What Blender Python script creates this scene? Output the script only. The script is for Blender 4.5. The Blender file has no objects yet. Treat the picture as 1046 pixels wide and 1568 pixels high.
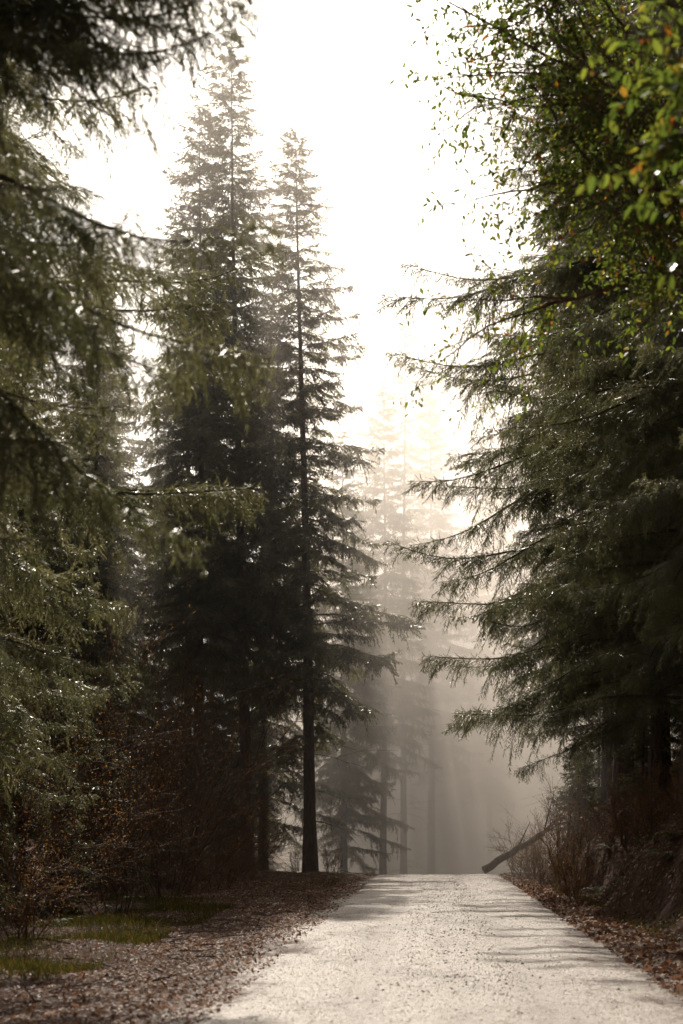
import bpy, math, numpy as np
from mathutils import Matrix, Vector
R = np.random.RandomState
scene = bpy.context.scene
COL = scene.collection
# ---------------------------------------------------------------- materials
def newmat(name):
    m = bpy.data.materials.new(name); m.use_nodes = True
    nt = m.node_tree
    for n in list(nt.nodes): nt.nodes.remove(n)
    out = nt.nodes.new('ShaderNodeOutputMaterial')
    return m, nt, out
def noise(nt, scale, detail=4, coord='Object', rough=0.6, stretch=None):
    tc = nt.nodes.new('ShaderNodeTexCoord'); n = nt.nodes.new('ShaderNodeTexNoise')
    n.inputs['Scale'].default_value = scale; n.inputs['Detail'].default_value = detail
    n.inputs['Roughness'].default_value = rough
    src = tc.outputs[coord]
    if stretch:
        mp = nt.nodes.new('ShaderNodeMapping'); mp.inputs['Scale'].default_value = stretch
        nt.links.new(src, mp.inputs['Vector']); src = mp.outputs[0]
    nt.links.new(src, n.inputs['Vector'])
    return n.outputs['Fac']
def ramp(nt, fac, stops):
    r = nt.nodes.new('ShaderNodeValToRGB'); e = r.color_ramp.elements
    while len(e) < len(stops): e.new(0.5)
    for i, (p, c) in enumerate(stops):
        e[i].position = p; e[i].color = (*c, 1)
    nt.links.new(fac, r.inputs['Fac']); return r.outputs['Color']
def bump(nt, h, strength, dist):
    b = nt.nodes.new('ShaderNodeBump'); b.inputs['Strength'].default_value = strength
    b.inputs['Distance'].default_value = dist
    nt.links.new(h, b.inputs['Height']); return b.outputs['Normal']
def mixc(nt, a, b, f):
    m = nt.nodes.new('ShaderNodeMix'); m.data_type = 'RGBA'
    nt.links.new(f, m.inputs[0]); nt.links.new(a, m.inputs[6]); nt.links.new(b, m.inputs[7])
    return m.outputs[2]
def mth(nt, op, a, b):
    n = nt.nodes.new('ShaderNodeMath'); n.operation = op
    for i, v in enumerate((a, b)):
        if isinstance(v, (int, float)): n.inputs[i].default_value = v
        else: nt.links.new(v, n.inputs[i])
    return n.outputs[0]
def leafmat(name, stops, trans, tmix=0.35, rough=0.45, nscale=1.2, island=False, spec=0.5):
    m, nt, out = newmat(name)
    if island:
        g = nt.nodes.new('ShaderNodeNewGeometry'); fac = g.outputs['Random Per Island']
    else:
        fac = noise(nt, nscale, 1)
    col = ramp(nt, fac, stops)
    p = nt.nodes.new('ShaderNodeBsdfPrincipled')
    p.inputs['Roughness'].default_value = rough
    p.inputs['Specular IOR Level'].default_value = spec
    nt.links.new(col, p.inputs['Base Color'])
    t = nt.nodes.new('ShaderNodeBsdfTranslucent')
    tc = ramp(nt, fac, [(s[0], tuple(min(1, c*k) for c, k in zip(s[1], trans))) for s in stops])
    nt.links.new(tc, t.inputs['Color'])
    mx = nt.nodes.new('ShaderNodeMixShader'); mx.inputs[0].default_value = tmix
    nt.links.new(p.outputs[0], mx.inputs[1]); nt.links.new(t.outputs[0], mx.inputs[2])
    nt.links.new(mx.outputs[0], out.inputs['Surface'])
    return m
M_needle = leafmat('fir_needles', [(0.3,(0.036,0.041,0.020)),(0.5,(0.062,0.066,0.034)),(0.7,(0.112,0.109,0.062))], (3.7,3.5,2.6), 0.43, 0.34, 0.9, spec=1.0)
M_leaf = leafmat('broad_leaves', [(0.0,(0.038,0.060,0.018)),(0.5,(0.065,0.092,0.024)),(0.90,(0.11,0.13,0.03)),(0.97,(0.16,0.10,0.02)),(1.0,(0.20,0.05,0.02))], (3.3,3.2,1.6), 0.48, 0.35, island=True)
M_bud = leafmat('bud_leaves', [(0.0,(0.10,0.08,0.03)),(0.5,(0.22,0.12,0.035)),(1.0,(0.30,0.15,0.04))], (2.2,1.9,1.3), 0.4, 0.5, island=True)
M_litter = leafmat('dead_leaves', [(0.0,(0.07,0.034,0.020)),(0.5,(0.19,0.10,0.058)),(0.78,(0.32,0.19,0.12)),(1.0,(0.56,0.45,0.36))], (1.6,1.4,1.2), 0.25, 0.65, island=True, spec=.4)
M_grass = leafmat('grass_blades', [(0.0,(0.032,0.038,0.012)),(0.6,(0.062,0.066,0.02)),(1.0,(0.19,0.13,0.06))], (1.8,1.7,1.), 0.33, 0.6, island=True, spec=.2)
M_fern = leafmat('fern_fronds', [(0.0,(0.035,0.055,0.018)),(1.0,(0.07,0.09,0.03))], (2.2,2.2,1.), 0.35, 0.6, island=True, spec=.2)
def barkmat(name, c1, c2, sc=6):
    m, nt, out = newmat(name)
    fac = noise(nt, 2.5, 6, stretch=(sc,sc,sc*.18))
    p = nt.nodes.new('ShaderNodeBsdfPrincipled'); p.inputs['Roughness'].default_value = 0.85
    nt.links.new(ramp(nt, fac, [(0.35,c1),(0.65,c2)]), p.inputs['Base Color'])
    nt.links.new(bump(nt, fac, 0.8, 0.05), p.inputs['Normal'])
    nt.links.new(p.outputs[0], out.inputs['Surface']); return m
M_bark = barkmat('fir_bark', (0.035,0.026,0.02), (0.14,0.10,0.075))
M_twig = barkmat('twig_bark', (0.08,0.045,0.03), (0.22,0.135,0.095))
def groundmat():
    m, nt, out = newmat('forest_floor')
    a = noise(nt, 0.55, 6); b = noise(nt, 9, 8, rough=0.75); c = noise(nt, 45, 4, rough=0.8)
    brown = ramp(nt, b, [(0.3,(0.04,0.018,0.010)),(0.5,(0.13,0.060,0.034)),(0.62,(0.20,0.10,0.058)),(0.78,(0.30,0.19,0.13))])
    moss = ramp(nt, c, [(0.3,(0.035,0.035,0.012)),(0.7,(0.07,0.072,0.022))])
    f = ramp(nt, a, [(0.60,(0,0,0)),(0.70,(.6,.6,.6))])
    col = mixc(nt, brown, moss, f)
    p = nt.nodes.new('ShaderNodeBsdfPrincipled'); p.inputs['Roughness'].default_value = 0.9
    p.inputs['Specular IOR Level'].default_value = 0.15
    nt.links.new(col, p.inputs['Base Color'])
    nt.links.new(bump(nt, mth(nt,'ADD',b,c), 1.0, 0.09), p.inputs['Normal'])
    nt.links.new(p.outputs[0], out.inputs['Surface']); return m
def roadmat():
    m, nt, out = newmat('worn_asphalt')
    a = noise(nt, 0.9, 5, stretch=(1,.3,1)); c = noise(nt, 26, 3, rough=0.8); d = noise(nt, 5, 7, rough=0.9)
    cd = mth(nt,'ADD',mth(nt,'MULTIPLY',c,.5),mth(nt,'MULTIPLY',d,.5))
    base = ramp(nt, cd, [(0.41,(0.16,0.125,0.10)),(0.46,(0.56,0.48,0.41)),(0.57,(0.86,0.77,0.68))])
    dark = ramp(nt, cd, [(0.41,(0.05,0.036,0.027)),(0.59,(0.42,0.32,0.245))])
    dirt = ramp(nt, cd, [(0.40,(0.035,0.018,0.011)),(0.5,(0.12,0.062,0.038)),(0.60,(0.28,0.17,0.12))])
    f = ramp(nt, mth(nt,'MULTIPLY',a,d), [(0.26,(0,0,0)),(0.35,(1,1,1))])
    col = mixc(nt, base, dark, f)
    at_ = nt.nodes.new('ShaderNodeAttribute'); at_.attribute_name = 'edge'
    e = mth(nt,'ADD',at_.outputs['Fac'],mth(nt,'MULTIPLY',mth(nt,'SUBTRACT',mth(nt,'ADD',a,d),1.0),1.3))
    ef = ramp(nt, e, [(0.70,(0,0,0)),(0.94,(1,1,1))])
    col = mixc(nt, col, dirt, ef)
    tr = nt.nodes.new('ShaderNodeAttribute'); tr.attribute_name = 'track'
    tf = mth(nt,'MULTIPLY',tr.outputs['Fac'],mth(nt,'MULTIPLY',a,1.0))
    col = mixc(nt, col, dark, tf)
    p = nt.nodes.new('ShaderNodeBsdfPrincipled')
    nt.links.new(col, p.inputs['Base Color'])
    rr = ramp(nt, d, [(0.40,(0.40,)*3),(0.6,(0.75,)*3)])
    nt.links.new(mth(nt,'ADD',rr,mth(nt,'MULTIPLY',ef,.2)), p.inputs['Roughness'])
    nt.links.new(bump(nt, mth(nt,'ADD',c,d), 1.0, 0.05), p.inputs['Normal'])
    nt.links.new(p.outputs[0], out.inputs['Surface']); return m
def stonemat(name, lo, mid, hi):
    m, nt, out = newmat(name)
    g = nt.nodes.new('ShaderNodeNewGeometry')
    p = nt.nodes.new('ShaderNodeBsdfPrincipled'); p.inputs['Roughness'].default_value = 0.75; p.inputs['Specular IOR Level'].default_value = 0.25
    nt.links.new(ramp(nt, g.outputs['Random Per Island'], [(0,lo),(.8,mid),(1,hi)]), p.inputs['Base Color'])
    nt.links.new(p.outputs[0], out.inputs['Surface']); return m
M_ground, M_road = groundmat(), roadmat()
M_stone = stonemat('stone',(0.06,0.036,0.024),(0.17,0.11,0.08),(0.38,0.31,0.25))
M_chip = stonemat('stone_chips',(0.09,0.065,0.05),(0.52,0.45,0.38),(0.8,0.72,0.64))
# ---------------------------------------------------------------- mesh helpers
class MB:
    def __init__(s): s.V=[]; s.F=[]; s.M=[]; s.n=0
    def add(s, V, F, m=0):
        V=np.asarray(V,float); F=np.asarray(F,int)
        if len(F)==0: return
        s.V.append(V); s.F.append(F+s.n); s.n+=len(V)
        s.M.append(np.full(len(F),m) if np.isscalar(m) else m)
    def arr(s): return np.concatenate(s.V), np.concatenate(s.F), np.concatenate(s.M)
def mesh(name, V, F, M, mats, smooth=False):
    me = bpy.data.meshes.new(name)
    me.vertices.add(len(V)); me.vertices.foreach_set('co', np.asarray(V,np.float32).ravel())
    me.loops.add(len(F)*3); me.loops.foreach_set('vertex_index', np.asarray(F,np.int32).ravel())
    me.polygons.add(len(F)); me.polygons.foreach_set('loop_start', np.arange(0,len(F)*3,3,dtype=np.int32))
    for m in mats: me.materials.append(m)
    me.polygons.foreach_set('material_index', np.asarray(M,np.int32))
    me.polygons.foreach_set('use_smooth', np.full(len(F), smooth))
    me.update(calc_edges=True); return me
def obj(name, me, loc=(0,0,0), rot=0, sc=1, parent=None):
    o = bpy.data.objects.new(name, me); COL.objects.link(o)
    o.location = loc; o.rotation_euler = (0,0,rot); o.scale = (sc,)*3
    if parent: o.parent = parent
    return o
def norm(a): return a/np.maximum(np.linalg.norm(a,axis=-1,keepdims=True),1e-9)
def tube(P, rad, sides=6):
    P=np.asarray(P,float); n=len(P); rad=np.asarray(rad,float)
    T=norm(np.gradient(P,axis=0)); up=np.array([0,0,1.]) if abs(T[0,2])<0.8 else np.array([1.,0,0])
    A=norm(np.cross(T,up)); B=np.cross(T,A)
    a=np.arange(sides)*2*math.pi/sides
    V=P[:,None]+rad[:,None,None]*(A[:,None]*np.cos(a)[None,:,None]+B[:,None]*np.sin(a)[None,:,None])
    V=V.reshape(-1,3); F=[]
    for i in range(n-1):
        for j in range(sides):
            k=(j+1)%sides; p,q,r,s=i*sides+j,i*sides+k,(i+1)*sides+k,(i+1)*sides+j
            F+= [(p,q,r),(p,r,s)]
    c=len(V); V=np.vstack([V,P[:1],P[-1:]])
    for j in range(sides):
        k=(j+1)%sides; F+=[(c,k,j),(c+1,(n-1)*sides+j,(n-1)*sides+k)]
    return V,np.array(F)
def diamonds(P0,P1,W,rng,tilt=0.5):
    D=P1-P0; n=len(P0)
    up=np.tile([0,0,1.],(n,1))+rng.normal(0,tilt,(n,3)); S=norm(np.cross(D,up))*W[:,None]
    mid=P0+D*0.45
    V=np.stack([P0,mid+S,P1,mid-S],1).reshape(-1,3)
    b=np.arange(n)[:,None]*4
    F=np.concatenate([b+[0,1,2],b+[0,2,3]],0); return V,F
def leaves(P,A,N,l,w):
    A=norm(A); B=norm(np.cross(N,A)); N=np.cross(A,B)
    l=l[:,None]; w=w[:,None]
    prof=[(0,0,0),(.25,.8,.12),(.65,.85,.1),(1,0,-.12),(.65,-.85,.1),(.25,-.8,.12)]
    V=np.stack([P+A*l*a+B*w*b+N*w*c for a,b,c in prof],1).reshape(-1,3)
    k=np.arange(len(P))[:,None]*6
    F=np.concatenate([k+[0,4,5],k+[0,3,4],k+[0,2,3],k+[0,1,2]],0); return V,F
# ---------------------------------------------------------------- conifer branch template (axis +X)
def branch_tpl(L, seed, hi, bare=0.12):
    rng=R(seed); mb=MB()
    wob=rng.uniform(-.12,.12); dr=rng.uniform(.26,.46); up=rng.uniform(.08,.22); tip=rng.uniform(.12,.24); ph=rng.uniform(0,6)
    def A(s):
        s=np.asarray(s,float)
        return np.stack([L*s*(1-.07*s), L*(wob*np.sin(s*3.6)+.012*np.sin(s*13+ph)), L*(up*s-dr*s**2+tip*s**4+.010*np.sin(s*11+ph))],-1)
    ss=np.linspace(0,1,14)
    V,F=tube(A(ss),np.linspace(.0065*L+.003,.003,14),4); mb.add(V,F,0)
    n2=max(12,int(L/0.066)); s=np.clip(np.linspace(bare,0.99,n2)+rng.normal(0,.008,n2),0,1)
    side=np.where(np.arange(n2)%2==0,1,-1)
    clump=.75+.45*np.sin(s*rng.uniform(14,22)+rng.uniform(0,6))
    l2=(0.12+0.36*L*(1-s)**.7*np.clip((s-bare)*4+.35,0,1))*rng.uniform(.6,1.2,n2)*clump; l2=np.clip(l2,.08,1.15)
    phi=side*np.radians(62-30*s+rng.normal(0,11,n2))
    base=A(s); tan=norm(A(np.clip(s+.01,0,1.01))-A(s-.01))
    hor=norm(np.cross(np.tile([0,0,1.],(n2,1)),tan))
    d2=tan*np.cos(phi)[:,None]+hor*np.sin(phi)[:,None]; d2[:,2]+=rng.uniform(-.3,.25,n2)
    hang=rng.uniform(.15,.8,n2)*np.clip(.5+L*.2,0,1.1)
    def S(i,t):
        return base[i]+d2[i]*(l2[i]*t*(1-.35*t*hang[i]))[:,None]+np.array([0,0,-1.])*(hang[i]*l2[i]*t**2)[:,None]
    i2=np.repeat(np.arange(n2),3); t0=np.tile([0,.33,.67],n2); 
    q0=S(i2,t0); q1=S(i2,t0+.34)
    P0=[q0];P1=[q1]; 
    wv,wf=diamonds(q0,q1,np.full(len(q0),.004),rng); mb.add(wv,wf,0)
    n3=np.maximum(2,(l2/0.052).astype(int))*2
    i3=np.repeat(np.arange(n2),n3)
    k=np.concatenate([np.arange(n) for n in n3]); tt=(k//2+.6)/(n3[i3]/2)*.98
    tt=np.clip(tt+rng.normal(0,.02,len(tt)),.02,1)
    b3=S(i3,tt); tg=norm(S(i3,tt+.02)-S(i3,tt-.02))
    sd=np.where(k%2==0,1,-1)
    hz=norm(np.cross(np.tile([0,0,1.],(len(tg),1)),tg)+rng.normal(0,.2,tg.shape))
    ang=np.radians(rng.normal(48,12,len(tg)))
    d3=tg*np.cos(ang)[:,None]+hz*(np.sin(ang)*sd)[:,None]; d3[:,2]-=rng.uniform(.0,.8,len(tg))
    l3=(.06+.5*np.minimum(l2[i3],.5)*(1-tt)**.7)*rng.uniform(.6,1.25,len(tg)); l3=np.minimum(l3,.28)
    P0.append(b3); P1.append(b3+norm(d3)*l3[:,None])
    na=int(L*26); sa=rng.uniform(bare,1,na); pa=A(sa); ta=norm(A(sa+.01)-A(sa-.01)); ra=rng.normal(0,1,(na,3)); ra[:,2]=np.abs(ra[:,2])*.6-.2
    P0.append(pa); P1.append(pa+norm(ta*.8+norm(ra)*.9)*rng.uniform(.07,.2,(na,1)))
    P0=np.concatenate(P0);P1=np.concatenate(P1)
    if not hi:
        V,F=diamonds(P0,P1,rng.uniform(.012,.022,len(P0)),rng,.7); mb.add(V,F,1)
    else:
        V,F=diamonds(P0,P1,np.full(len(P0),.005),rng,.5); mb.add(V,F,1)
        ln=np.linalg.norm(P1-P0,axis=1); nn=np.maximum(3,(ln/0.013).astype(int))
        j=np.repeat(np.arange(len(P0)),nn); t=rng.uniform(0,1.0,len(j))
        D=norm(P1-P0)[j]; p=P0[j]+(P1-P0)[j]*t[:,None]
        pr=rng.normal(0,1,(len(j),3)); pr[:,2]*=.6; pr=norm(pr-D*np.sum(pr*D,1,keepdims=True))
        nd=norm(D*.75+pr*.8); nl=rng.uniform(.020,.034,len(j))[:,None]
        wd=norm(np.cross(nd,rng.normal(0,1,(len(j),3))))*.0034
        V=np.stack([p-wd,p+wd,p+nd*nl],1).reshape(-1,3); F=np.arange(len(V)).reshape(-1,3); mb.add(V,F,1)
    return mb.arr()
MED=[(L,[branch_tpl(L,10*i+v,False) for v in range(3)]) for i,L in enumerate([.7,1.4,2.5,4.2])]
HI=[(L,[mesh('fir_branch',*branch_tpl(L,500+10*i+v,True),[M_bark,M_needle]) for v in range(3)]) for i,L in enumerate([1.2,2.4,4.2])]
def pick(lib,l,rng):
    b=min(lib,key=lambda e:abs(math.log(e[0]/l))); return b[0],b[1][rng.randint(len(b[1]))]
def layout(H,crown,Rmax,rng,dens=1.0,ragged=.3,shape=.75,r0=.22,lean=(0,0),skip=.13):
    n=14; t=np.linspace(0,1,n)
    P=np.stack([lean[0]*t+.10*np.sin(t*5+rng.rand()*6)*t, lean[1]*t+.08*np.sin(t*4+rng.rand()*6)*t, H*t-.3*(t==0)],1)
    rad=r0*(1-t)**1.1+.010; rad[0]*=1.35
    pl=[]; z=crown; asym=rng.uniform(0,6.28)
    while z<H-.2:
        f=(z-crown)/(H-crown)
        k=rng.randint(4,7) if f>.1 else rng.randint(2,5)
        a0=rng.uniform(0,6.28); wl=rng.uniform(.68,1.12)
        for q in range(k):
            if rng.rand()<skip: continue
            az=a0+q*6.283/k+rng.normal(0,.25); zz=z+rng.uniform(-.2,.2)
            prof=min(1,(1-f)**shape*1.06)*min(1,.68+f*2.2)
            l=wl*Rmax*prof*rng.uniform(1-ragged,1.12)*(1+.14*math.cos(az-asym))+.28
            el=math.radians(-14+ 14*f + 50*max(0,f-.5)+rng.normal(0,8))
            pl.append((zz,az,el,l))
        z+=(.20+.24*(1-f))/dens
    return P,rad,pl
def at(P,H,z):
    t=np.clip(z/H,0,1); tt=np.linspace(0,1,len(P)); return np.array([np.interp(t,tt,P[:,0]),np.interp(t,tt,P[:,1]),z])
def rotm(az,el,roll):
    return np.array(Matrix.Rotation(az,3,'Z')@Matrix.Rotation(-el,3,'Y')@Matrix.Rotation(roll,3,'X'))
def deadtwigs(mb,P,H,z0,z1,n,rng,r=2.2,m=0):
    for _ in range(n):
        z=rng.uniform(z0,z1); az=rng.uniform(0,6.28); l=r*rng.uniform(.3,1)
        d=np.array([math.cos(az),math.sin(az),rng.uniform(-.25,.25)]); s=np.linspace(0,1,6)[:,None]
        pts=at(P,H,z)+d*l*s+np.array([0,0,-.3*l])*s**2+rng.normal(0,.02,(6,3))*s
        V,F=tube(pts,np.linspace(.018,.004,6),3); mb.add(V,F,m)
        for j in range(rng.randint(2,6)):
            b=pts[rng.randint(2,6)]; dd=d+rng.normal(0,.7,3); V,F=tube([b,b+dd*.25*l*rng.rand(),b+dd*.4*l+[0,0,-.1]],[.007,.005,.003],3); mb.add(V,F,m)
def med_tree(name,H,crown,Rmax,seed,dead=18,**k):
    rng=R(seed); P,rad,pl=layout(H,crown,Rmax,rng,**k); mb=MB()
    V,F=tube(P,rad,10); mb.add(V,F,0)
    for z,az,el,l in pl:
        L,(V,F,M)=pick(MED,l,rng); sc=l/L
        mb.add((V*[sc,max(sc,.8),sc])@rotm(az,el,rng.normal(0,.15)).T+at(P,H,z),F,M)
    deadtwigs(mb,P,H,1.5,crown+3,dead,rng)
    V,F,M=mb.arr(); return mesh(name,V,F,M,[M_bark,M_needle])
# ---------------------------------------------------------------- terrain functions
def cx(y):
    y=np.asarray(y,float); e=np.clip(y-64,0,40)
    return .08+.046*y+.011*e**2+np.clip(y-104,0,None)*.88
def roadz(y):
    y=np.asarray(y,float); e=np.clip(y-64,0,22)
    return -.002*e**2-np.clip(y-86,0,60)*.088
_r=R(5); _w=[( _r.uniform(.5,3.2),_r.uniform(0,6.28),_r.uniform(0,6.28)) for _ in range(14)]
def hn(x,y):
    h=0
    for f,a,p in _w: h=h+np.sin(f*(x*math.cos(a)+y*math.sin(a))+p)/f*.022
    return h
def sst(a,b,x):
    t=np.clip((x-a)/(b-a),0,1); return t*t*(3-2*t)
def gh(x,y):
    x=np.asarray(x,float); y=np.asarray(y,float); u=x-cx(y); off=np.abs(u)
    h=roadz(y)-.05*(1-sst(2.15,2.6,off))+hn(x,y)*sst(2.6,4.2,off)
    r=u-2.5-.75-.3*np.sin(y*.31)-.2*np.sin(y*.83)
    h=h+np.where(r>0,np.clip(r,0,3.2)*1.0*sst(0,1.0,r)+np.clip(r-3.2,0,25)*.42+1.6*hn(x+7,y)*sst(.3,1.5,r),0)
    l=-u-2.5
    h=h+.05*sst(1.5,2.6,l)-.1*sst(2.8,5,l)+np.clip(l-8,0,60)*.04
    return h
us=np.concatenate([-np.geomspace(600,12,22),np.arange(-11.5,12,.22),np.geomspace(12.2,600,22)])
ys=np.concatenate([np.linspace(-300,-12,12),np.arange(-10,5,1.),np.arange(5,90,.33),np.geomspace(90.5,900,40)])
U,Y=np.meshgrid(us,ys); X=U+cx(np.minimum(Y,140)); Z=gh(X,Y)
Vg=np.stack([X,Y,Z],-1).reshape(-1,3)
def gridF(nr,nc):
    i=np.arange(nr-1)[:,None]*nc+np.arange(nc-1)[None]; i=i.ravel()
    return np.concatenate([np.stack([i,i+1,i+nc+1],1),np.stack([i,i+nc+1,i+nc],1)])
Fg=gridF(len(ys),len(us)); obj('ground',mesh('ground',Vg,Fg,np.zeros(len(Fg)),[M_ground],True))
yr=np.arange(-60,135,.2); ur=np.linspace(-1,1,25); rg=R(3)
e1=2.6+.14*np.sin(yr*.9)+.08*np.sin(yr*2.7+1)+rg.normal(0,.06,len(yr)); e2=2.6+.14*np.sin(yr*.7+2)+.07*np.sin(yr*3.1)+rg.normal(0,.05,len(yr))
UR=np.where(ur[None]<0,ur[None]*e1[:,None],ur[None]*e2[:,None])
XR=UR+cx(yr)[:,None]; YR=np.repeat(yr[:,None],25,1)
def rzz(x,y,u): return roadz(y)+.03-.045*np.abs(u/2.6)**4+.012*np.sin(x*1.3+y*.35)*np.sin(y*.8)-.022*np.exp(-((np.abs(u-.15)-.85)/.3)**2)
ZR=rzz(XR,YR,UR)
Fr=gridF(len(yr),25); rm=mesh('road',np.stack([XR,YR,ZR],-1).reshape(-1,3),Fr,np.zeros(len(Fr)),[M_road],True)
a=rm.attributes.new('edge','FLOAT','POINT'); a.data.foreach_set('value',np.repeat(np.abs(ur)[None],len(yr),0).ravel().astype(np.float32))
a=rm.attributes.new('track','FLOAT','POINT'); a.data.foreach_set('value',(np.exp(-((np.abs(UR-.15)-.85)/.28)**2)*.9+.4*np.exp(-((UR-.15)/.25)**2)).ravel().astype(np.float32))
obj('road',rm)
# ---------------------------------------------------------------- trees
def place(name,me,x,y,rot=0,sc=1): return obj(name,me,(x,y,float(gh(x,y))-.05),rot,sc)
tC=med_tree('fir_c',26.6,4.6,4.5,21,dens=1.0,r0=.24,lean=(-.45,0),shape=.72,ragged=.45,skip=.2)
tA=med_tree('fir_a',30.3,8.0,4.4,33,dens=1.1,r0=.24,lean=(-.6,0),shape=.68,ragged=.5,skip=.2)
tB=med_tree('fir_b',26.6,7.0,4.2,45,dens=1.05,r0=.2,lean=(.2,0),shape=.68,ragged=.5,skip=.2)
tD=med_tree('fir_d',24.0,2.5,4.0,57,dens=1.0,r0=.2,shape=.75)
tE=med_tree('fir_e',29.0,3.0,4.6,69,dens=1.0,r0=.25,shape=.7,ragged=.35)
tS=med_tree('fir_s',33.0,12.0,1.6,75,dens=.5,r0=.2,shape=.5,ragged=.7,skip=.4,dead=50)
tY=med_tree('fir_young',6.5,.3,1.9,81,dens=1.5,r0=.07,shape=.8)
place('unseen_fir_tree',tC,-1.1,69.5); place('unseen_fir_tree',tA,-3.35,70,0); place('unseen_fir_tree',tB,-4.95,67,0)
for x,y,m,r,s in [(-7.5,60,tD,1,.82),(-8.6,71,tE,2,.78),(-6.2,79,tE,3,.84),(-3.2,80,tD,4.2,.98),(-11,64,tB,2.2,.8),(-13,75,tE,.4,.8),
                  (-9.5,50,tD,5,.75),(-12.5,47,tE,1.2,.7),(-7.2,44,tD,3.3,.62),(-15,56,tB,4,.9),(-9,36,tD,.3,.75),(-13,34,tE,2,.7),(-18,42,tE,5,.7),
                  (-18,66,tE,1,.8),(-22,78,tD,1,.9),(-5.6,85,tD,2,.85),(-10.5,84,tE,1.5,.8),(-16,90,tE,3,.8),(-22,95,tD,4,.9),(-12,98,tE,5,.8),(-8.5,92,tD,2,.85)]:
    place('unseen_fir_tree',m,x,y,r,s)
for x,y,m,r,s in [(8.2,57,tE,.6,1.05),(9.0,66,tD,2.1,1.1),(11.5,75,tE,4.1,.95),(13,50,tE,2,1),(12.5,62,tE,3,1),(15.5,72,tD,1,1.1),(12,40,tD,3,1.1),(12,30,tE,3,1),(16,36,tE,1,1),(10.5,48,tD,2,1),(19,84,tE,3,1)]:
    place('unseen_fir_tree',m,x,y,r,s)
for x,y,r,s in [(8.3,44,2,.62),(7.4,61,5,.5),(8.0,66,3,.6),(9.2,70,1,.8),(9.5,50,4,.9),(10,40,5,.9),(8.9,37,1,.6),(9.3,33,3,.7),(8.8,29,4,.65),(8.0,52,2,.5),(8.6,47,5,.6),(8.0,40,2,.5),
                (-6.3,33,1,.6),(-5.6,39,2,.5),(-7.6,28,3,.7),(-5.2,47,4,.55),(-6.8,55,2,.8),(-8,41,1,.8),(-9,47,1,.9),(-6,62,3,.6),(-8,66,3,.9),(-3.9,74,4,.6),(-6,77,5,.9),(-10,57,5,1),
                (-3.6,88,1,.9),(-5.5,86,2,1),(-8.5,82,3,1.1),(-4.6,74,1,.7),(-7.5,76,2,.9),(-6.4,70,5,.8)]:
    place('young_fir_tree',tY,x,y,r,s)
def hi_tree(x,y,H,crown,Rmax,seed,extra=(),**k):
    rng=R(seed); P,rad,pl=layout(H,crown,Rmax,rng,**k); mb=MB(); V,F=tube(P,rad,12); mb.add(V,F,0)
    deadtwigs(mb,P,H,1,crown+2,10,rng); V,F,M=mb.arr()
    g=float(gh(x,y))-.05
    e=bpy.data.objects.new('unseen_fir_tree',None); COL.objects.link(e); e.location=(x,y,g)
    t=obj('trunk',mesh('trunk',V,F,M,[M_bark]),parent=e)
    pl=pl+[(z-g,math.radians(a),math.radians(el),l) for z,a,el,l in extra]
    for i,(z,az,el,l) in enumerate(pl):
        L,me=pick(HI,l,rng); b=bpy.data.objects.new('branch_%d'%i,me); COL.objects.link(b); b.parent=e
        b.matrix_local=Matrix.Translation(at(P,H,z))@Matrix(rotm(az,el,rng.normal(0,.2)).tolist()).to_4x4()@Matrix.Scale(l/L,4)
    return e
hi_tree(-3.9,12.5,17,4.5,3.2,101,dens=2.4,r0=.22,shape=.35,ragged=.3,extra=[(7.1,5,2,3.9),(7.2,-8,0,3.5),(7.4,14,0,3.7),(7.3,-2,-2,3.9)])
hi_tree(-4.6,17,18,5.2,3.4,111,dens=1.8,r0=.22,shape=.4,ragged=.4,extra=[(5.5,-4,0,3.0),(5.4,10,-3,2.7)])
hi_tree(-5.6,23,19,2.4,3.4,102,dens=.95,r0=.22,shape=.5,extra=[(5.8,2,0,5.0),(5.9,10,0,4.6),(8.0,0,0,5.2),(7.9,-9,-2,4.7),(3.9,-3,0,3.4),(2.9,5,-4,2.8)])
hi_tree(-6.8,31,20,1.6,3.6,103,dens=1.0,r0=.22,shape=.6)
hi_tree(6.8,25,20,3.4,3.6,114,dens=1.2,r0=.24,shape=.4)
hi_tree(7.0,32,25,3.0,4.6,104,dens=1.2,r0=.26,shape=.42,extra=[(8.5,182,0,5.3)])
hi_tree(7.2,40,28,2.6,5.2,105,dens=1.2,r0=.26,shape=.48,extra=[(13.2,178,0,6.8),(12.7,186,-2,6.3),(11.0,183,-2,6.6),(9.5,176,0,6.2),(4.3,180,-2,5.2),(10.6,172,2,6.2)])
hi_tree(7.8,48,27,2.6,5.6,106,dens=1.15,r0=.26,shape=.52,extra=[(8.1,180,0,7.1),(10.3,175,0,5.8),(6.2,186,-2,6.3),(7.5,173,0,6.5),(5.2,178,-4,5.6)])
for x,y,m,r,s in [(-7,4,tE,1,.8),(-8.5,-6,tD,2,1),(8,6,tE,3,.9),(7.5,-5,tC,1,.9),(-10,14,tD,4,1),(10.5,18,tD,2,1),(-5,-18,tE,1,1),(6,-20,tA,1,1),(-13,22,tE,3,1)]:  # unseen firs beside and behind the camera, added to darken the foreground
    place('unseen_fir_tree',m,x,y,r,s)
df=bpy.data.objects.new('distant_forest',None); COL.objects.link(df)
rg=R(77)
spots=[(0.1,89,.88),(2.1,100,1.0),(5.6,122,1.08),(-5.2,128,.9),(10.5,138,1.2),(30,100,1)]
for i in range(80):
    y=rg.uniform(96,240); x=rg.uniform(-.6,.6)*y
    if abs(x-float(cx(y)))<5.5: continue
    if -9<x<22 and y<155: continue
    spots.append((x,y,rg.uniform(.75,1.1)))
pre=[tD,tB,tA,tC]
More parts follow.
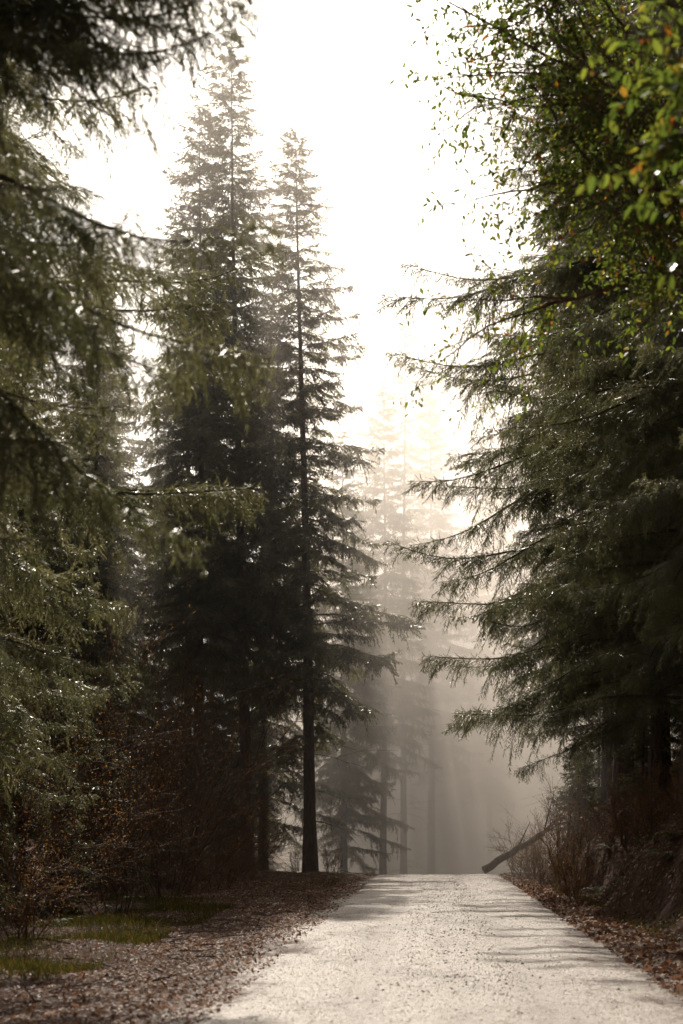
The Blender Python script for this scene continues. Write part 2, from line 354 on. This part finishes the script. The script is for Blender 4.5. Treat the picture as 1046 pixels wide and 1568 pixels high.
for i,(x,y,s) in enumerate(spots):
    obj('tree_%d'%i,pre[i] if i<4 else [tA,tB,tC,tD,tE][rg.randint(5)],(x,y,float(gh(x,y))-.2),rg.uniform(0,6.28),s,df)
place('sparse_fir_tree',tS,3.4,107)
# ---------------------------------------------------------------- broadleaf + shrubs
def grow(mb,p,d,L,r,depth,rng,tips,grav=0.,spread=.7,nch=4,m=0):
    n=6; pts=[p]; d=norm(np.array(d,float)); 
    for i in range(n-1):
        d=norm(d+rng.normal(0,.16,3)+np.array([0,0,grav])); pts.append(pts[-1]+d*L/(n-1))
    pts=np.array(pts); V,F=tube(pts,np.linspace(r,r*.5,n),3 if depth<2 else 6); mb.add(V,F,m)
    if depth<=0:
        for i in range(1,n): tips.append((pts[i],d))
        return
    for c in range(nch+rng.randint(0,2)):
        i=rng.randint(1,n); dd=norm(d+rng.normal(0,spread,3))
        grow(mb,pts[i],dd,L*rng.uniform(.4,.65),r*.48,depth-1,rng,tips,grav,spread,nch,m)
    grow(mb,pts[-1],d,L*.55,r*.5,depth-1,rng,tips,grav,spread,nch,m)
def leafcloud(mb,tips,per,ll,ww,rng,m=1,droop=.5):
    P=np.array([t[0] for t in tips]); D=np.array([t[1] for t in tips])
    P=np.repeat(P,per,0); D=np.repeat(D,per,0)
    A=D*.5+rng.normal(0,.75,P.shape); A[:,2]-=droop
    N=rng.normal(0,.5,P.shape); N[:,2]+=1
    s=rng.uniform(.6,1.15,len(P)); V,F=leaves(P+rng.normal(0,ll*.15,P.shape),A,N,ll*s,ww*s); mb.add(V,F,m)
def broadleaf(name,x,y,H,limbs,seed,ll,per,r0=.13,nch=4):
    rng=R(seed); mb=MB(); tips=[]; n=8; t=np.linspace(0,1,n)
    P=np.stack([-.8*t**2+rng.normal(0,.04,n),rng.normal(0,.04,n),H*t],1); V,F=tube(P,r0*(1-.6*t),8); mb.add(V,F,0)
    for f,d,L,dp in limbs: grow(mb,at(P,H,f*H),d,L,.034,dp,rng,tips,grav=-.04,nch=nch,spread=.6)
    leafcloud(mb,tips,per,ll,ll*.24,rng)
    V,F,M=mb.arr(); return place(name,mesh(name,V,F,M,[M_twig,M_leaf]),x,y)
lb=R(2); limbs=[(lb.uniform(.70,1),(-1,lb.uniform(-.4,.4),lb.uniform(.0,.8)),lb.uniform(1.8,2.4),3) for _ in range(11)]+[(1,(-.2,0,1),2.0,3),(.9,(.8,.3,.6),2.2,2),(.8,(0,-1,.3),2,2)]
broadleaf('broadleaf_tree',5.1,20.5,8.8,limbs,7,.08,1,nch=5)
limbs=[(lb.uniform(.80,1),(-1,lb.uniform(-.5,.5),lb.uniform(-.05,.7)),lb.uniform(.9,1.25),2) for _ in range(14)]+[(.95,(.8,.3,.5),1.5,2),(.99,(0,-.6,.8),1.4,2)]
broadleaf('broadleaf_tree',4.05,11,6.0,limbs,8,.10,2,.09,nch=5)
def shrub(seed,H,nst,budn):
    rng=R(seed); mb=MB(); tips=[]
    for i in range(nst):
        a=rng.uniform(0,6.28); grow(mb,np.array([.25*math.cos(a),.25*math.sin(a),-.1]),(math.cos(a)*.35,math.sin(a)*.35,1),H*rng.uniform(.45,.7),.016,2,rng,tips,grav=.02,spread=.45,nch=5)
    leafcloud(mb,tips,budn,.035,.010,rng,droop=0)
    V,F,M=mb.arr(); return mesh('shrub',V,F,M,[M_twig,M_bud])
sh=[shrub(1,6.5,9,1),shrub(2,5,9,2),shrub(3,1.8,9,1)]
for x,y,k,r,s in [(-4.2,36,0,0,.9),(-3.9,42,1,1,1),(-5.2,41,0,2,1),(-4.3,48,1,3,1.1),(-3.6,55,1,4,.8),(-6.6,48,0,5,1.1),(-5.0,31,1,5,.7),(-8.5,40,0,2,1.2),(-5.5,57,0,1,1.),(-4.6,52,0,2,1),(-6,36,1,3,1.1),(-3.4,61,1,3,.8),
                  (5.9,64,2,0,1),(6.5,58,2,1,1.1),(6.0,50,2,2,1),(6.8,45,2,3,1.0),(6.2,38,2,4,.8),(-1.4,66,2,3,.6),(-.3,68.5,2,4,.6),(-4.4,27,2,2,.8),(6.9,69,1,1,.5),(8.2,52,1,2,.6),(5.7,56,2,5,.8),(5.4,47,2,5,.7),
                  (5.8,61,2,1,.8),(6.4,67,2,2,.9),(6.1,53,2,3,.9),(6.9,60,2,4,1),(5.2,43,2,2,.6),(6.6,41,2,1,.8),(7,49,2,5,.9),(6.2,34,2,3,.7),(-3.1,50,2,1,.8),(-3.5,45,2,2,.8),(-2.9,58,2,4,.8)]:
    place('shrub',sh[k],x,y,r,s)
def fern(seed):
    rng=R(seed); mb=MB()
    for i in range(16):
        a=rng.uniform(0,6.28); l=rng.uniform(.5,.95); s=np.linspace(0,1,24)[:,None]; d=np.array([math.cos(a),math.sin(a),0])
        P=d*l*s*(.75)+np.array([0,0,l])*(s*.95-s**2*rng.uniform(.6,1.1)); T=norm(np.gradient(P,axis=0)); S=norm(np.cross(T,[0,0,1.]))
        w=(.11*l*np.sin(np.pi*np.clip(s*.9+.1,0,1))**.7)[:,0]
        for sg in (1,-1):
            V,F=leaves(P,S*sg+T*.3+[0,0,-.2],np.tile([0,0,1.],(24,1)),w*1.3,np.full(24,.012)); mb.add(V,F,0)
    V,F,M=mb.arr(); return mesh('fern',V,F,M,[M_fern])
fm=[fern(1),fern(2)]; rg=R(31)
for i in range(60):
    y=rg.uniform(26,68); x=float(cx(y))+2.5+rg.uniform(1.3,5) if rg.rand()<.8 else float(cx(y))-2.5-rg.uniform(3.5,6)
    place('fern',fm[i%2],x,y,rg.uniform(0,6),rg.uniform(.5,.9))
# ---------------------------------------------------------------- scatter
def scatter_leaves(name,n,uf,yf,l,mat,rg,flat=.5,w=.33,lift=.01):
    y=yf(n); x=cx(y)+uf(n); z=gh(x,y)+lift+.05*(np.abs(x-cx(y))<2.55)
    P=np.stack([x,y,z],1); A=rg.normal(0,1,(n,3)); A[:,2]*=flat*.5
    e=.1; gx=(gh(x+e,y)-gh(x-e,y))/(2*e); N=np.stack([-gx,np.zeros(n),np.ones(n)],1)+rg.normal(0,flat,(n,3))
    A=A-norm(N)*np.sum(A*norm(N),1,keepdims=True)
    s=rg.uniform(.5,1.2,n)*l; V,F=leaves(P,A,N,s,s*w); obj(name,mesh(name,V,F,np.zeros(len(F)),[mat]))
rg=R(40)
scatter_leaves('leaf_litter',42000,lambda n:2.2+np.abs(rg.normal(0,2.4,n)),lambda n:rg.uniform(18,74,n),.085,M_litter,rg)
scatter_leaves('fallen_leaves',46000,lambda n:-1.9-np.abs(rg.normal(0,2.3,n)),lambda n:14+rg.rand(n)**1.3*55,.065,M_litter,rg,.35,.24)
def grass(name,n,uf,yf,h,rg):
    y=yf(n); x=cx(y)+uf(n)
    keep=(np.sin(x*2.1+y*.7)+np.sin(y*1.3-x)+rg.normal(0,1.0,n))>.2; x=x[keep];y=y[keep];n=len(x)
    P=np.stack([x,y,gh(x,y)-.01],1); A=rg.normal(0,.45,(n,3)); A[:,2]=1
    V,F=leaves(P,A,rg.normal(0,1,(n,3)),h*rg.uniform(.4,1.3,n),np.full(n,.004)); obj(name,mesh(name,V,F,np.zeros(len(F)),[M_grass]))
grass('grass',50000,lambda n:-4.0-np.abs(rg.normal(0,1.5,n)),lambda n:rg.uniform(20,42,n),.13,rg)
grass('grass',16000,lambda n:3.1+np.abs(rg.normal(0,.7,n)),lambda n:rg.uniform(26,60,n),.12,rg)
grass('grass',3000,lambda n:-2.8-np.abs(rg.normal(0,.35,n)),lambda n:rg.uniform(50,70,n),.10,rg)
def stones(name,n,uf,yf,smin,smax,zf,rg,mat=None):
    y=yf(n); u=uf(n); x=cx(y)+u; z=zf(x,y,u)
    o=np.array([[1,0,0],[-1,0,0],[0,1,0],[0,-1,0],[0,0,1],[0,0,-1]],float)
    f=np.array([[0,2,4],[2,1,4],[1,3,4],[3,0,4],[2,0,5],[1,2,5],[3,1,5],[0,3,5]])
    s=smin*(smax/smin)**(rg.rand(n)**3); V=o[None]*rg.uniform(.6,1.2,(n,6,1))*s[:,None,None]
    a=rg.uniform(0,6.28,n); c,sn=np.cos(a)[:,None],np.sin(a)[:,None]
    V=np.stack([V[...,0]*c-V[...,1]*sn,V[...,0]*sn+V[...,1]*c,V[...,2]*.7],-1)+rg.normal(0,.12,(n,6,3))*s[:,None,None]
    V=V+np.stack([x,y,z],1)[:,None]; F=(f[None]+np.arange(n)[:,None,None]*6).reshape(-1,3)
    obj(name,mesh(name,V.reshape(-1,3),F,np.zeros(len(F)),[mat or M_stone]))
gz=lambda x,y,u:gh(x,y)+.01+.035*(np.abs(u)<2.5)
stones('gravel',60000,lambda n:rg.uniform(-2.4,2.4,n),lambda n:12+rg.rand(n)**1.5*58,.004,.013,rzz,rg,M_chip)
stones('gravel',6000,lambda n:.15+rg.normal(0,.35,n)+.5*np.sin(rg.rand(n)*9),lambda n:18+rg.rand(n)*52,.006,.024,rzz,rg)
stones('gravel',12000,lambda n:-1.7-np.abs(rg.normal(0,.6,n)),lambda n:12+rg.rand(n)**1.3*58,.006,.035,gz,rg)
stones('gravel',11000,lambda n:1.9+np.abs(rg.normal(0,.5,n)),lambda n:12+rg.rand(n)**1.3*58,.006,.035,gz,rg)
mb=MB()
for i in range(460):
    y=rg.uniform(18,70); u=(-2.7-abs(rg.normal(0,1.3))) if rg.rand()<.5 else 3.2+abs(rg.normal(0,2)); x=float(cx(y))+u; L=rg.uniform(.15,.9); a=rg.uniform(0,6.28)
    x2=x+L*math.cos(a); y2=y+L*math.sin(a); p=np.array([x,y,float(gh(x,y))+.02]); q=np.array([x2,y2,float(gh(x2,y2))+rg.uniform(.02,.12)])
    V,F=tube([p,(p+q)/2+rg.normal(0,.05,3),q],[.010,.008,.004],4); mb.add(V,F,0)
V,F,M=mb.arr(); obj('fallen_twigs',mesh('sticks',V,F,M,[M_twig]))
rng=R(4); t=np.linspace(0,1,10); p0=np.array([4.5,62,.28]); p1=np.array([6.5,62.8,1.45])
P=p0+(p1-p0)*t[:,None]+rng.normal(0,.02,(10,3)); V,F=tube(P,.13-.045*t,10); mb=MB(); mb.add(V,F,0)
for j in range(7):
    b=P[rng.randint(4,10)]; d=np.array([.5,.1,.6])+rng.normal(0,.4,3); V,F=tube([b,b+d*.5,b+d*.9],[.03,.02,.008],4); mb.add(V,F,0)
V,F,M=mb.arr(); obj('fallen_log',mesh('fallen_log',V,F,M,[M_bark]))
# ---------------------------------------------------------------- mist
def mistbox(name,lo,hi,dens,col,g):
    lo=np.array(lo,float);hi=np.array(hi,float)
    V=np.array([[x,y,z] for z in (0,1) for y in (0,1) for x in (0,1)])*(hi-lo)+lo
    F=[(0,2,3),(0,3,1),(4,5,7),(4,7,6),(0,1,5),(0,5,4),(2,6,7),(2,7,3),(0,4,6),(0,6,2),(1,3,7),(1,7,5)]
    m,nt,out=newmat(name); v=nt.nodes.new('ShaderNodeVolumeScatter'); v.inputs['Color'].default_value=(*col,1)
    v.inputs['Density'].default_value=dens; v.inputs['Anisotropy'].default_value=g
    ab=nt.nodes.new('ShaderNodeVolumeAbsorption'); ab.inputs['Color'].default_value=(*col,1); ab.inputs['Density'].default_value=dens
    ad=nt.nodes.new('ShaderNodeAddShader'); nt.links.new(v.outputs[0],ad.inputs[0]); nt.links.new(ab.outputs[0],ad.inputs[1])
    nt.links.new(ad.outputs[0],out.inputs['Volume']); obj(name,mesh(name,V,np.array(F),np.zeros(12),[m]))
MC=(1,.915,.83)
mistbox('mist',(-3,75,-12),(80,170,9),.046,MC,.62)
mistbox('mist',(-3,75,9.02),(80,170,21),.026,MC,.62)
mistbox('mist',(-3,75,21.04),(80,170,35),.009,MC,.62)
mistbox('haze',(-26,52,-3),(26,74.9,33),.008,MC,.62)
# ---------------------------------------------------------------- light
EL,AZ=36,-3
w=bpy.data.worlds.new('World'); scene.world=w; w.use_nodes=True; nt=w.node_tree
bg=nt.nodes['Background']; sk=nt.nodes.new('ShaderNodeTexSky'); sk.sky_type='NISHITA'; sk.sun_disc=False
sk.sun_elevation=math.radians(EL); sk.sun_rotation=math.radians(AZ); sk.dust_density=5; sk.air_density=1.0; sk.ozone_density=1
hs=nt.nodes.new('ShaderNodeHueSaturation'); hs.inputs['Saturation'].default_value=.12
nt.links.new(sk.outputs[0],hs.inputs['Color'])
tn=nt.nodes.new('ShaderNodeMix'); tn.data_type='RGBA'; tn.blend_type='MULTIPLY'; tn.inputs[0].default_value=1; tn.inputs[7].default_value=(1,.935,.86,1)
nt.links.new(hs.outputs[0],tn.inputs[6]); nt.links.new(tn.outputs[2],bg.inputs[0]); bg.inputs[1].default_value=.095
d=Vector((math.sin(math.radians(AZ))*math.cos(math.radians(EL)),math.cos(math.radians(AZ))*math.cos(math.radians(EL)),math.sin(math.radians(EL))))
sl=bpy.data.lights.new('sun','SUN'); sl.energy=5; sl.angle=math.radians(.5); sl.color=(1,.90,.78)
so=bpy.data.objects.new('sun',sl); COL.objects.link(so); so.rotation_euler=d.to_track_quat('Z','Y').to_euler()
# ---------------------------------------------------------------- camera
cam=bpy.data.cameras.new('camera'); co=bpy.data.objects.new('camera',cam); COL.objects.link(co)
co.location=(0,0,1.58); co.rotation_euler=(math.radians(90),0,0)
cam.sensor_fit='VERTICAL'; cam.sensor_height=36; cam.sensor_width=24; cam.lens=68.9; cam.shift_y=.309; cam.clip_end=3000
cam.dof.use_dof=True; cam.dof.focus_distance=44; cam.dof.aperture_fstop=2.2
scene.camera=co
scene.view_settings.view_transform='Standard'; scene.view_settings.look='None'; scene.view_settings.exposure=0
